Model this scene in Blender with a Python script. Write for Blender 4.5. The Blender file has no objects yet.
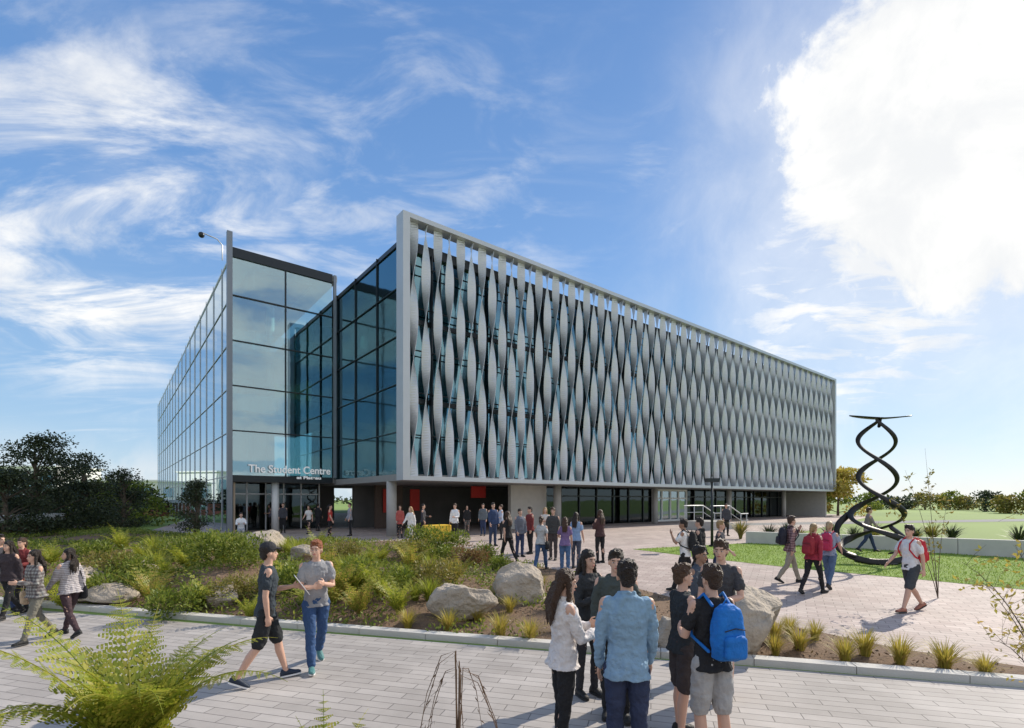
import bpy, bmesh, math, random
from mathutils import Vector, Matrix, noise
from math import radians as R, sin, cos, pi, sqrt, atan2
random.seed(7)
scn=bpy.context.scene; COL=scn.collection
F=503.0; HZ=500.0; CX=512.0; CH=2.3
U=random.uniform
def ss(t): t=max(0,min(1,t)); return t*t*(3-2*t)
def G(y): return .35*ss((y-8.5)/13.5)
def gp(px,py):
    d=10.
    for _ in range(40): d=(CH-G(d))*F/(py-HZ)
    return ((px-CX)/F*d,d)
def gd(px,d): return ((px-CX)/F*d,d)
# ---------------------------------------------------------------- materials
def nodes(name):
    m=bpy.data.materials.new(name); m.use_nodes=True; nt=m.node_tree
    return m,nt,nt.nodes['Principled BSDF'],nt.nodes.new,nt.links.new
def mat(name,col,rough=.6,metal=0,var=.18,scale=5,bump=0,bscale=40,spec=.5,em=0,bd=.03):
    m,nt,b,N,L=nodes(name)
    b.inputs['Roughness'].default_value=rough; b.inputs['Metallic'].default_value=metal
    b.inputs['Specular IOR Level'].default_value=spec
    if em: b.inputs['Emission Color'].default_value=(*col,1); b.inputs['Emission Strength'].default_value=em
    tc=N('ShaderNodeTexCoord'); n=N('ShaderNodeTexNoise'); n.inputs['Scale'].default_value=scale; n.inputs['Detail'].default_value=6
    L(tc.outputs['Object'],n.inputs['Vector'])
    mx=N('ShaderNodeMix'); mx.data_type='RGBA'
    mx.inputs[6].default_value=(*[c*(1-var) for c in col],1); mx.inputs[7].default_value=(*[min(1,c*(1+var)) for c in col],1)
    L(n.outputs['Fac'],mx.inputs[0]); L(mx.outputs[2],b.inputs['Base Color'])
    if bump:
        n2=N('ShaderNodeTexNoise'); n2.inputs['Scale'].default_value=bscale; n2.inputs['Detail'].default_value=5
        L(tc.outputs['Object'],n2.inputs['Vector'])
        bp=N('ShaderNodeBump'); bp.inputs['Strength'].default_value=bump; bp.inputs['Distance'].default_value=bd
        L(n2.outputs['Fac'],bp.inputs['Height']); L(bp.outputs[0],b.inputs['Normal'])
    return m
def leafmat(name,cols,trans=.4):
    m,nt,b,N,L=nodes(name)
    g=N('ShaderNodeNewGeometry'); r=N('ShaderNodeValToRGB'); L(g.outputs['Random Per Island'],r.inputs[0])
    el=r.color_ramp.elements
    el[0].color=(*cols[0],1); el[1].color=(*cols[-1],1)
    for i,c in enumerate(cols[1:-1]):
        e=el.new((i+1)/(len(cols)-1)); e.color=(*c,1)
    L(r.outputs[0],b.inputs['Base Color']); b.inputs['Roughness'].default_value=.55
    t=N('ShaderNodeBsdfTranslucent'); L(r.outputs[0],t.inputs[0])
    mx=N('ShaderNodeMixShader'); mx.inputs[0].default_value=trans
    L(b.outputs[0],mx.inputs[1]); L(t.outputs[0],mx.inputs[2]); L(mx.outputs[0],nt.nodes['Material Output'].inputs[0])
    return m
def brick(name,c1,c2,mortar,w,h,ang,msize=.006,stain=.35,off=.5):
    m,nt,b,N,L=nodes(name)
    tc=N('ShaderNodeTexCoord'); mp=N('ShaderNodeMapping'); mp.inputs['Rotation'].default_value=(0,0,ang)
    L(tc.outputs['Object'],mp.inputs[0])
    br=N('ShaderNodeTexBrick'); br.inputs['Scale'].default_value=1; br.inputs['Brick Width'].default_value=w; br.inputs['Row Height'].default_value=h
    br.inputs['Mortar Size'].default_value=msize; br.inputs['Mortar Smooth'].default_value=.3; br.inputs['Bias'].default_value=-.1; br.offset=off
    br.inputs['Color1'].default_value=(*c1,1); br.inputs['Color2'].default_value=(*c2,1); br.inputs['Mortar'].default_value=(*mortar,1)
    L(mp.outputs[0],br.inputs[0])
    n=N('ShaderNodeTexNoise'); n.inputs['Scale'].default_value=.6; n.inputs['Detail'].default_value=9; n.inputs['Roughness'].default_value=.65; L(tc.outputs['Object'],n.inputs[0])
    rp=N('ShaderNodeMapRange'); rp.inputs['From Min'].default_value=.3; rp.inputs['From Max'].default_value=.7; rp.inputs['To Min'].default_value=1-stain; rp.inputs['To Max'].default_value=1.08
    L(n.outputs['Fac'],rp.inputs[0])
    mx=N('ShaderNodeMix'); mx.data_type='RGBA'; mx.blend_type='MULTIPLY'; mx.inputs[0].default_value=1
    L(br.outputs[0],mx.inputs[6]); L(rp.outputs[0],mx.inputs[7]); L(mx.outputs[2],b.inputs['Base Color'])
    b.inputs['Roughness'].default_value=.75
    n2=N('ShaderNodeTexNoise'); n2.inputs['Scale'].default_value=90; L(tc.outputs['Object'],n2.inputs[0])
    ad=N('ShaderNodeMath'); ad.operation='MULTIPLY_ADD'; ad.inputs[1].default_value=-1; L(br.outputs['Fac'],ad.inputs[0])
    m3=N('ShaderNodeMath'); m3.operation='MULTIPLY'; m3.inputs[1].default_value=.25; L(n2.outputs['Fac'],m3.inputs[0]); L(m3.outputs[0],ad.inputs[2])
    bp=N('ShaderNodeBump'); bp.inputs['Strength'].default_value=.5; bp.inputs['Distance'].default_value=.006
    L(ad.outputs[0],bp.inputs['Height']); L(bp.outputs[0],b.inputs['Normal'])
    return m
def glass(name,tint,base,gl=(.8,.95,1),bumpy=.12,rough=.02):
    m=bpy.data.materials.new(name); m.use_nodes=True; nt=m.node_tree; nt.nodes.remove(nt.nodes['Principled BSDF'])
    N=nt.nodes.new; L=nt.links.new
    t=N('ShaderNodeBsdfTransparent'); t.inputs[0].default_value=(*tint,1)
    g=N('ShaderNodeBsdfGlossy'); g.inputs[0].default_value=(*gl,1); g.inputs['Roughness'].default_value=rough
    tc=N('ShaderNodeTexCoord'); n=N('ShaderNodeTexNoise'); n.inputs['Scale'].default_value=.7; L(tc.outputs['Object'],n.inputs[0])
    bp=N('ShaderNodeBump'); bp.inputs['Strength'].default_value=bumpy; bp.inputs['Distance'].default_value=.03; L(n.outputs['Fac'],bp.inputs['Height']); L(bp.outputs[0],g.inputs['Normal'])
    f=N('ShaderNodeFresnel'); f.inputs[0].default_value=1.5
    a=N('ShaderNodeMath'); a.operation='MULTIPLY_ADD'; a.inputs[1].default_value=1-base; a.inputs[2].default_value=base; L(f.outputs[0],a.inputs[0])
    mx=N('ShaderNodeMixShader'); L(a.outputs[0],mx.inputs[0]); L(t.outputs[0],mx.inputs[1]); L(g.outputs[0],mx.inputs[2])
    L(mx.outputs[0],nt.nodes['Material Output'].inputs[0]); return m
MC={}
def cloth(c,rough=.85):
    k=('c',tuple(c))
    if k not in MC:
        m=mat('cloth',[min(.8,q*1.15+.006) for q in c[:3]],rough,0,.25,9,.7,16,.2,bd=.035)
        if len(c)>3:
            nt=m.node_tree; N=nt.nodes.new; L=nt.links.new; b=nt.nodes['Principled BSDF']; src=b.inputs['Base Color'].links[0].from_socket
            tc=N('ShaderNodeTexCoord'); last=src
            for dr in (('X','Z') if c[3]==1 else ('Z',)):
                w=N('ShaderNodeTexWave'); w.bands_direction=dr; w.inputs['Scale'].default_value=5 if c[3]==1 else 9; L(tc.outputs['Object'],w.inputs[0])
                mx=N('ShaderNodeMix'); mx.data_type='RGBA'; mx.blend_type='MULTIPLY'; L(w.outputs['Fac'],mx.inputs[0]); L(last,mx.inputs[6]); mx.inputs[7].default_value=(.5,.45,.47,1); last=mx.outputs[2]
            L(last,b.inputs['Base Color'])
        MC[k]=m
    return MC[k]
SKIN=mat('skin',(.60,.36,.26),.5,0,.1,14); SKIN2=mat('skin_dark',(.36,.20,.13),.5,0,.1,14)
EYE=mat('eye',(.5,.48,.46),.3)
def hairm(c):
    k=('h',tuple(c))
    if k not in MC: MC[k]=mat('hair',c,.42,0,.5,70,1,90)
    return MC[k]
ALU=mat('aluminium',(.52,.53,.55),.4,.35,.07,2)
ALUF=mat('fin_aluminium',(.58,.59,.61),.36,.35,.12,.8)
PYL=mat('pylon_metal',(.22,.24,.27),.4,.4,.1)
DARKM=mat('dark_metal',(.03,.035,.04),.35,.5,.1)
CONC=mat('concrete',(.42,.41,.39),.8,0,.15,3,.3,60)
CONCP=mat('concrete_pale',(.54,.52,.48),.8,0,.14,3,.3,60)
WHITE=mat('white_paint',(.8,.8,.79),.5,0,.05)
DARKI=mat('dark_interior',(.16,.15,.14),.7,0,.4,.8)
INT=mat('interior_grey',(.62,.64,.62),.7,0,.2,.5)
BRONZE=mat('dark_bronze',(.022,.02,.019),.42,.6,.3,9,.15,50)
ROCK=mat('rock',(.40,.34,.27),.9,0,.5,3,1,14,bd=.06)
SOIL=mat('bark_mulch',(.18,.115,.07),.95,0,.5,9,1,30)
BARK=mat('bark',(.12,.09,.065),.9,0,.35,12,.6,40)
G1=glass('clear_glass',(.42,.66,.68),.32,(.78,.93,1))
G2=glass('dark_glass',(.22,.44,.48),.26,(.5,.82,.92),.3,.07)
G4=glass('shaded_glass',(.35,.42,.42),.05,(.5,.6,.65))
G3=glass('mirror_glass',(.2,.32,.36),.55,(.8,.92,1))
LG=leafmat('leaf_green',[(.09,.13,.015),(.18,.24,.03),(.30,.32,.05)])
LD=leafmat('leaf_dark',[(.022,.035,.014),(.04,.06,.022),(.07,.085,.03)],.2)
LF=leafmat('leaf_fern',[(.20,.26,.025),(.34,.38,.04),(.46,.42,.07)],.5)
LB=leafmat('leaf_fern_bronze',[(.18,.24,.03),(.36,.35,.05),(.48,.33,.09)],.5)
LY=leafmat('leaf_yellow',[(.34,.31,.05),(.48,.40,.07),(.5,.35,.11)])
LO=leafmat('leaf_olive',[(.15,.15,.03),(.24,.22,.04),(.30,.23,.07)])
LR=leafmat('leaf_red',[(.24,.09,.05),(.18,.15,.04),(.28,.18,.09)])
# ---------------------------------------------------------------- mesh builder
class MB:
    def __init__(s): s.v=[]; s.f=[]
    def add(s,vs,fs):
        o=len(s.v); s.v+= [tuple(v) for v in vs]; s.f+=[tuple(i+o for i in f) for f in fs]; return s
    def box(s,x0,x1,y0,y1,z0,z1):
        return s.add([(x0,y0,z0),(x1,y0,z0),(x1,y1,z0),(x0,y1,z0),(x0,y0,z1),(x1,y0,z1),(x1,y1,z1),(x0,y1,z1)],
          [(3,2,1,0),(4,5,6,7),(0,1,5,4),(1,2,6,5),(2,3,7,6),(3,0,4,7)])
    def loft(s,rings):
        n=len(rings[0]); vs=[p for r in rings for p in r]; fs=[]
        for i in range(len(rings)-1):
            for j in range(n): fs.append((i*n+j,i*n+(j+1)%n,(i+1)*n+(j+1)%n,(i+1)*n+j))
        fs.append(tuple(range(n-1,-1,-1))); fs.append(tuple((len(rings)-1)*n+j for j in range(n)))
        return s.add(vs,fs)
    def tube(s,pts,rad,n=8,round_=True,flat=None,fl0=.42):
        pts=[Vector(p) for p in pts]; rad=list(rad) if hasattr(rad,'__len__') else [rad]*len(pts)
        if round_:
            d0=(pts[0]-pts[1]).normalized(); d1=(pts[-1]-pts[-2]).normalized(); a,b=rad[0],rad[-1]
            pts=[pts[0]+d0*a*.95,pts[0]+d0*a*.6]+pts+[pts[-1]+d1*b*.6,pts[-1]+d1*b*.95]
            rad=[a*.3,a*.8]+rad+[b*.8,b*.3]
        rings=[]; x=None
        for i,p in enumerate(pts):
            d=(pts[min(i+1,len(pts)-1)]-pts[max(i-1,0)]).normalized()
            if flat is not None: x=Vector(flat); fl=fl0
            else: fl=1
            if x is None:
                x=d.cross(Vector((0,0,1)) if abs(d.z)<.9 else Vector((1,0,0))).normalized()
            x=(x-d*x.dot(d)).normalized(); y=d.cross(x)
            rings.append([p+(x*cos(t)+y*sin(t)*fl)*rad[i] for t in [2*pi*k/n for k in range(n)]])
        return s.loft(rings)
    def ell(s,c,r,M=None,n=14,m=9):
        c=Vector(c); M=M or Matrix.Identity(3); rings=[]
        for i in range(1,m):
            a=pi*i/m; rings.append([c+M@Vector((r[0]*sin(a)*cos(t),r[1]*sin(a)*sin(t),-r[2]*cos(a))) for t in [2*pi*k/n for k in range(n)]])
        return s.loft(rings)
    def build(s,name,m,parent=None,smooth=False,vox=0,sm=2,disp=0,dscale=.12):
        me=bpy.data.meshes.new(name); me.from_pydata(s.v,[],s.f)
        if smooth: me.polygons.foreach_set('use_smooth',[True]*len(me.polygons))
        me.materials.append(m); me.update()
        o=bpy.data.objects.new(name,me); COL.objects.link(o)
        if parent: o.parent=parent
        if vox:
            r=o.modifiers.new('r','REMESH'); r.mode='VOXEL'; r.voxel_size=vox; r.use_smooth_shade=True
            if sm: q=o.modifiers.new('s','SMOOTH'); q.factor=.5; q.iterations=sm
            if disp:
                q=o.modifiers.new('d','DISPLACE'); q.texture=clouds(dscale); q.strength=disp; q.mid_level=.5; q.texture_coords='LOCAL'
        return o
TX={}
def clouds(sc):
    if sc not in TX:
        t=bpy.data.textures.new('folds','CLOUDS'); t.noise_scale=sc; t.noise_depth=2; TX[sc]=t
    return TX[sc]
def tag(o,label=None,cat=None,group=None,kind=None):
    if label: o['label']=label
    if cat: o['category']=cat
    if group: o['group']=group
    if kind: o['kind']=kind
    return o
def thing(name,label,cat,loc=(0,0,0),rz=0,group=None):
    o=bpy.data.objects.new(name,None); COL.objects.link(o); o.location=loc; o.rotation_euler=(0,0,rz); o.empty_display_size=.2
    return tag(o,label,cat,group)
# ---------------------------------------------------------------- ground
def sheet(name,poly,off,m,step=.7,zf=None,both=False):
    bm=bmesh.new(); bm.faces.new([bm.verts.new((p[0],p[1],0)) for p in poly])
    bmesh.ops.triangulate(bm,faces=bm.faces[:])
    ys=[p[1] for p in poly]; xs=[p[0] for p in poly]
    y=max(min(ys),2)+step
    while y<min(max(ys),23 if not both else 99):
        bmesh.ops.bisect_plane(bm,geom=bm.verts[:]+bm.edges[:]+bm.faces[:],plane_co=(0,y,0),plane_no=(0,1,0)); y+=step
    if both:
        x=min(xs)+step
        while x<max(xs):
            bmesh.ops.bisect_plane(bm,geom=bm.verts[:]+bm.edges[:]+bm.faces[:],plane_co=(x,0,0),plane_no=(1,0,0)); x+=step
    for v in bm.verts: v.co.z=G(v.co.y)+off if zf is None else zf(v.co.x,v.co.y)
    bmesh.ops.recalc_face_normals(bm,faces=bm.faces[:])
    me=bpy.data.meshes.new(name); bm.to_mesh(me); bm.free(); me.materials.append(m)
    if zf: me.polygons.foreach_set('use_smooth',[True]*len(me.polygons))
    o=bpy.data.objects.new(name,me); COL.objects.link(o); return tag(o,kind='structure')
GRASSF=mat('field_grass',(.20,.29,.06),.9,0,.4,.05,.3,3)
LAWN=mat('lawn_grass',(.22,.33,.05),.9,0,.3,1.5,1,60)
KA=atan2(-.266,.964)
PATHM=brick('path_pavers',(.40,.365,.335),(.50,.46,.425),(.165,.15,.14),.62,.155,-KA,.006,.32)
PLAZAM=brick('plaza_pavers',(.42,.33,.295),(.54,.45,.40),(.20,.165,.145),.36,.18,.5,.007,.3)
sheet('ground',[(-2500,-60),(2500,-60),(2500,3500),(-2500,3500)],0,GRASSF)
k=Vector((.964,-.266)); K0=Vector((-1.38,8.44))
kp=lambda s:(K0.x+k.x*s,K0.y+k.y*s)
kl,kr=kp(-26),kp(26)
sheet('path',[(kl[0]-2,kl[1]),(-22,-2),(26,-2),kr],.004,PATHM)
edge=[gp(1024,668),gp(900,650),gp(760,620),gp(640,590),gp(560,571),gp(505,560),gp(470,552),gp(420,548),gp(350,546)]
lside=[(-13,22.5),(-17,26.0),(-22,30.0)]
plaza=[kp(14.3),(8.4,6.2)]+edge+lside+[(-45,75),(44,78),(43,60),(11.4,23.4),(19,18),(42,2),(42,-2),(20,-2)]
sheet('plaza',plaza,.008,PLAZAM)
bed=[kp(-26),kp(14.0)]+[(8.38,6.18)]+edge+lside+[(-50,40)]
lawn=[gp(633,549.5),gp(700,558),gp(800,569),gp(900,578),gp(1024,590),(16,9.5),(30,4),(40,12),(17.8,17.5),(10.7,22.6)]
sheet('lawn',lawn,.014,LAWN)
sheet('road',[(11,40),(16,38),(140,70),(140,76)],.01,mat('road_asphalt',(.22,.22,.22),.9))
def dseg(p,a,b):
    a=Vector(a);b=Vector(b);p=Vector(p);d=b-a;t=max(0,min(1,(p-a).dot(d)/d.length_squared)); return (p-a-d*t).length
def inpoly(x,y,P):
    c=False
    for i in range(len(P)):
        x1,y1=P[i];x2,y2=P[i-1]
        if (y1>y)!=(y2>y) and x<(x2-x1)*(y-y1)/(y2-y1)+x1: c=not c
    return c
def bedz(x,y):
    d=min(dseg((x,y),bed[i-1],bed[i]) for i in range(len(bed)))
    m=.12+.38*ss((-x+1)/6)
    return G(y)+.02+m*ss(d/1.8)*(.75+.5*noise.noise(Vector((x*.5,y*.5,0))))+.03*noise.noise(Vector((x*2,y*2,3)))*min(1,d)
tag(sheet('garden_bed_ground',bed,0,SOIL,.5,bedz,True))
KERB=MB()
for i in range(-21,12):
    a=kp(i*1.24);b=kp(i*1.24+1.23); n=Vector((.266,.964))
    pts=[(a[0]-n.x*.16,a[1]-n.y*.16),(b[0]-n.x*.16,b[1]-n.y*.16),(b[0]+n.x*.04,b[1]+n.y*.04),(a[0]+n.x*.04,a[1]+n.y*.04)]
    KERB.add([(p[0],p[1],G(p[1])-.05) for p in pts]+[(p[0],p[1],G(p[1])+.10) for p in pts],[(4,5,6,7),(0,1,5,4),(1,2,6,5),(2,3,7,6),(3,0,4,7)])
tag(KERB.build('kerb',CONCP),kind='structure')
def bankz(x,y):
    e=ss((-x+.2)/1.6); s0=1.9+1.1*e
    return max(-.03,.85-max(0,y-s0)*.72)+.05*noise.noise(Vector((x*2,y*2,0)))
sheet('planted_bank_ground',[(-6,-1),(3.5,-1),(3.5,4.6),(-6,4.6)],0,SOIL,.3,bankz,True)
# ---------------------------------------------------------------- vegetation
def leaf(mb,p,d,l,w,up=None):
    d=d.normalized(); up=up or Vector((U(-1,1),U(-1,1),U(-1,1))); x=d.cross(up)
    if x.length<1e-3: x=Vector((1,0,0))
    x=x.normalized()*w/2
    mb.add([p,p+d*l*.45+x,p+d*l,p+d*l*.45-x],[(0,1,2,3)])
def rdir(zb=0):
    v=Vector((random.gauss(0,1),random.gauss(0,1),random.gauss(0,1)+zb)); return v.normalized()
def tuft(n,h,spread,w):
    mb=MB()
    for i in range(n):
        a=U(0,2*pi); r=U(0,.06); hh=h*U(.6,1.1); sp=spread*U(.2,1.1); d=Vector((cos(a),sin(a),0)); x=Vector((-sin(a),cos(a),0))*w/2
        P=[d*r+d*sp*t*t+Vector((0,0,hh*(t-.25*t*t*t*(sp/spread)))) for t in (0,.35,.7,1)]
        mb.add([P[0]-x,P[0]+x,P[1]+x*.9,P[1]-x*.9,P[2]+x*.6,P[2]-x*.6,P[3]],[(0,1,2,3),(3,2,4,5),(5,4,6)])
    return mb
def fern(n,L,arch=1,pin=16,pw=.2,lw=.15,q=5,a0=80):
    mb=MB()
    for i in range(n):
        a=2*pi*i/n+U(-.3,.3); l=L*U(.6,1.1); e=U(.5,1.2)*arch; d=Vector((cos(a),sin(a),0)); sd=Vector((-sin(a),cos(a),0))
        pts=[]; p=Vector((0,0,0)); ang=R(a0)-U(0,.35)
        for j in range(pin+1):
            pts.append(p.copy()); t=j/pin; an=ang-e*1.5*t**1.3
            p=p+(d*cos(an)+Vector((0,0,sin(an))))*l/pin
        mb.tube(pts,[.006*(1-.8*j/pin)*L**.5 for j in range(pin+1)],4,False)
        for j in range(2,pin+1):
            t=j/pin; wl=pw*l*sin(pi*min(1,t*.82+.2))**.8*(1.02-t*.55)*U(.85,1.1)
            tg=(pts[j]-pts[j-1]).normalized()
            for s in (-1,1):
                dd=(sd*s+tg*.45+Vector((0,0,-.15+U(-.2,.15)))).normalized()
                for u in range(q):
                    pp=pts[j]+dd*wl*u/q
                    for s2 in (-1,1): leaf(mb,pp,dd*.7+tg*s2*.9,wl*.32*(1.1-u/q),wl*lw,tg.cross(dd))
    return mb
def shrub(rx,ry,h,n,ls,zb=.5):
    mb=MB(); cl=[(Vector((U(-.7,.7)*rx,U(-.7,.7)*ry,U(.25,.85)*h)),U(.25,.45)) for _ in range(16)]
    for i in range(n):
        c,r=random.choice(cl); v=rdir(); p=c+Vector((v.x*rx*r*1.2,v.y*ry*r*1.2,v.z*h*r))*U(.6,1.1)
        if p.z<0: p.z=U(0,.1)
        leaf(mb,p,(v+Vector((0,0,zb))+rdir()*.6),ls*U(.7,1.4),ls*.45*U(.8,1.3))
    return mb
protos={}
def proto(key,mk,m):
    if key not in protos:
        me=mk().build('proto',m); data=me.data; bpy.data.objects.remove(me); protos[key]=data
    return protos[key]
def plant(name,key,mk,m,x,y,z,s,label,cat,group=None,rz=None,sz=None):
    o=bpy.data.objects.new(name,proto(key,mk,m)); COL.objects.link(o); o.location=(x,y,z); o.rotation_euler=(0,0,U(0,6.28) if rz is None else rz); o.scale=(s,s,sz or s*U(.85,1.15))
    return tag(o,label,cat,group)
def fernp(x,y,s):
    i=random.randrange(3); return plant('fern','fern%d'%i,lambda:fern(15,.8,1,12,.22,.2,4),LF if i else LB,x,y,bedz(x,y)-.02,s,'green fern among the mixed planting of the garden bed','fern','ferns in the garden bed')
def tuftp(x,y,s,yel=True):
    i=random.randrange(3)
    return plant('grass_tuft','tuft%d%d'%(i,yel),lambda:tuft(150,.42,.34,.013),LY if yel else LF,x,y,bedz(x,y)-.02,s,'spiky yellow grass tuft growing from the mulch of the garden bed' if yel else 'spiky green grass clump in the garden bed','grass tuft','yellow grass tufts in the garden bed' if yel else 'green grass clumps in the garden bed')
def shrubp(x,y,s,c=0):
    i=random.randrange(2)
    lab=[('low bushy green shrub in the garden bed','green shrubs in the garden bed'),('low olive brown shrub in the garden bed','olive shrubs in the garden bed'),('reddish flax leaved shrub in the garden bed','reddish shrubs in the garden bed')][c]
    return plant('shrub','shrub%d%d'%(i,c),lambda:shrub(.55,.55,.6,1500,.075),(LG,LO,LR)[c],x,y,bedz(x,y)-.05,s,lab[0],'shrub',lab[1])
def atbed(px,py):
    d=10.
    for _ in range(30): d=(CH-bedz((px-CX)/F*d,d))*F/(py-HZ)
    return (px-CX)/F*d,d
rng=[(95,600),(125,590),(150,604),(178,596),(205,606),(160,575),(190,570),(215,575),(140,560),(180,555),(250,585),(268,598),(290,575),(245,565),(335,600),(352,585),(330,570),(300,560),(375,605),(395,590),(370,570),(350,558),(410,572),(425,600),(398,618),(440,562),(455,580),(415,556),(380,555),(235,555),(270,552),(205,552),(320,552),(110,575),(60,590),(80,580),(225,560),(290,592),(345,612),(440,590),(310,610),(285,555),(400,562),(130,570),(170,585),(235,600),(360,600),(20,590),(40,578),(20,568),(55,565),(95,560),(120,556),(150,552)]
for i,(a,b) in enumerate(rng):
    x,y=atbed(a+U(-4,4),b)
    q=i%6
    if q in(0,2,4): fernp(x,y,U(1.0,1.5))
    elif q==1: shrubp(x,y,U(.9,1.2),0)
    elif q==3: shrubp(x,y,U(.8,1.1),random.choice((0,1)))
    else: tuftp(x,y,U(1.3,1.9),False)
for a,b in [(408,628),(448,630),(500,638),(530,642),(388,612),(478,622),(510,612),(555,610),(600,600),(645,612),(775,655),(800,650),(845,662),(815,640),(900,664),(945,668),(985,676),(690,615),(790,635),(585,590),(540,590),(775,640),(865,655),(495,600),(560,630),(655,640)]:
    x,y=atbed(a,b); tuftp(x,y,U(.8,1.15))
for a,b,s in [(470,565,1.0),(450,552,1.2),(485,560,.8),(425,552,1.2),(500,568,.7)]:
    x,y=atbed(a,b); shrubp(x,y,s,2 if s==1.0 else 0)
for a,b,s in [(355,590,1.7),(405,585,1.7),(430,575,1.6),(380,595,1.5),(415,600,1.2),(345,575,1.6),(150,590,1.5),(200,585,1.5)]:
    x,y=atbed(a,b); tuftp(x,y,s,False)
mb=MB()
while len(mb.f)<42000:
    x=U(-24,4); y=U(7,26)
    if not inpoly(x,y,bed): continue
    nz=noise.noise(Vector((x*.8,y*.8,7)))
    if nz<-.12+.5*ss((x+2)/4): continue
    leaf(mb,Vector((x,y,bedz(x,y)+U(0,.16))),rdir(.7),U(.05,.12),U(.03,.05))
tag(mb.build('ground_cover',LG),'low leafy ground cover over the mulch of the garden bed','ground cover',kind='stuff')
mb=MB()
while len(mb.f)<6000:
    x=U(-10,9); y=U(5,20)
    if inpoly(x,y,bed): leaf(mb,Vector((x,y,bedz(x,y)+U(0,.03))),rdir(.2),U(.03,.08),U(.02,.035))
tag(mb.build('leaf_litter',leafmat('litter',[(.09,.06,.035),(.17,.11,.06),(.24,.18,.10)],.1)),'dry leaf litter and bark scattered on the garden bed','leaf litter',kind='stuff')
mb=MB(); n=0
while n<26000:
    x=U(4,24); y=U(8,23)
    if inpoly(x,y,lawn):
        a=U(0,6.28); h=U(.03,.06); w=.012; z=G(y)+.012
        mb.add([(x-w*cos(a),y-w*sin(a),z),(x+w*cos(a),y+w*sin(a),z),(x+U(-.03,.03),y+U(-.03,.03),z+h)],[(0,1,2)]); n+=1
tag(mb.build('lawn_grass_blades',leafmat('blade',[(.15,.24,.03),(.24,.35,.05),(.34,.42,.09)])),'short mown grass blades of the lawn','grass',kind='stuff')
def boulder(px,py,w,h,label,cat='boulder',seed=0,onbed=True):
    x,y=atbed(px,py) if onbed else gp(px,py); z=bedz(x,y) if onbed else G(y); W=w/F*y/2; H=h/F*y
    bm=bmesh.new(); bmesh.ops.create_icosphere(bm,subdivisions=5,radius=1); o=Vector((seed*7.3,seed,2)); random.seed(seed*31)
    nn=[(rdir(.3),U(.5,.75)) for _ in range(11)]
    for v in bm.verts:
        p=v.co.copy()
        for q,lim in nn:
            t=v.co.dot(q)-lim
            if t>0: v.co-=q*t*.85
        v.co*=1.15*(1+.22*noise.noise(p*1.3+o)+.08*noise.noise(p*3.5+o)+.03*noise.noise(p*10+o))
        v.co=Vector((v.co.x*W,v.co.y*W*.85,(v.co.z*.5+.40)*H))
    me=bpy.data.meshes.new('boulder'); bm.to_mesh(me); bm.free(); me.materials.append(ROCK)
    me.polygons.foreach_set('use_smooth',[True]*len(me.polygons))
    o=bpy.data.objects.new('boulder',me); COL.objects.link(o); o.location=(x,y,z-.05); tag(o,label,cat); random.seed(seed+99); return o
boulder(463,617,58,44,'rounded grey boulder nearest the kerb at the middle of the garden bed',seed=1)
boulder(524,600,54,46,'brown boulder behind the kerbside boulder at the narrow neck of the bed',seed=2)
boulder(738,648,84,80,'large tan boulder behind the student with the blue backpack',seed=3)
boulder(674,648,40,42,'small brown boulder between the denim shirt man and the tan boulder',seed=4)
boulder(222,602,38,24,'small pale rock among ferns left of the man in the black tee',seed=5)
boulder(112,580,52,26,'flat pale rock at the left side of the bed below the dark trees',seed=6)
boulder(80,574,38,22,'small flat rock at the far left end of the bed',seed=8)
boulder(140,568,34,18,'little pale rock right of the two flat rocks at the left end of the bed',seed=13)
boulder(262,556,44,24,'dark rounded rock at the back of the bed near the entrance',seed=7)
boulder(306,562,34,20,'low brown rock among shrubs below the entrance doors',seed=9)
boulder(240,543,26,13,'pale sitting stone on the paving by the entrance pylon',seed=11,onbed=False)
random.seed(21)
def tree(px,d,h,cw,m,label,n=6000,ls=.16,trunk=.3,conic=0,name='tree',group=None,tr=.16,loose=1.):
    x,y=gd(px,d); z=G(y)+(bedz(x,y)-G(y) if inpoly(x,y,bed) else 0)
    t=thing(name,label,'tree',(x,y,z-.05),U(0,6),group)
    T=MB(); pts=[Vector((U(-.1,.1)*i*.3,U(-.1,.1)*i*.3,h*.9*i/5)) for i in range(6)]; T.tube(pts,[tr*(1-.16*i) for i in range(6)],8)
    cl=[]
    for i in range(int(18*(1.9 if loose<1 else 1))):
        f=U(trunk,.97); a=U(0,6.28); rr=cw*(1-.75*conic*(f-trunk)/(1-trunk))*(1-.5*max(0,f-.7)/.3)*U(.3,.95); c=Vector((cos(a)*rr,sin(a)*rr,h*f))
        s=Vector((0,0,h*max(.08,f-.2))); T.tube([s,(s+c)/2+Vector((0,0,.05)),c],[tr*.3,tr*.18,tr*.07],5); cl.append((c,cw*U(.16,.36)*loose+.1))
    cl.append((Vector((0,0,h*.95)),cw*.2*loose)); T.build('trunk',BARK,t,True)
    C=MB()
    for i in range(n):
        c,r=random.choice(cl); v=rdir(); p=c+Vector((v.x*1.25,v.y*1.25,v.z*.65))*r*U(.3,1.15)**.7*(1+.5*noise.noise(c+v*2.2))
        if p.z<.05: p.z=U(.05,.3)
        leaf(C,p,v*.6+rdir(),ls*U(.6,1.3),ls*.5)
    C.build('crown',m,t); return t
tree(36,24,4.7,2.1,LD,'tallest dark evergreen tree at the left edge of the photo',10000,.14,.04,.5,loose=.9)
tree(84,27,4.1,1.8,LD,'dark evergreen tree between the tallest one and the small one',8000,.14,.04,.5,loose=.9)
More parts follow.
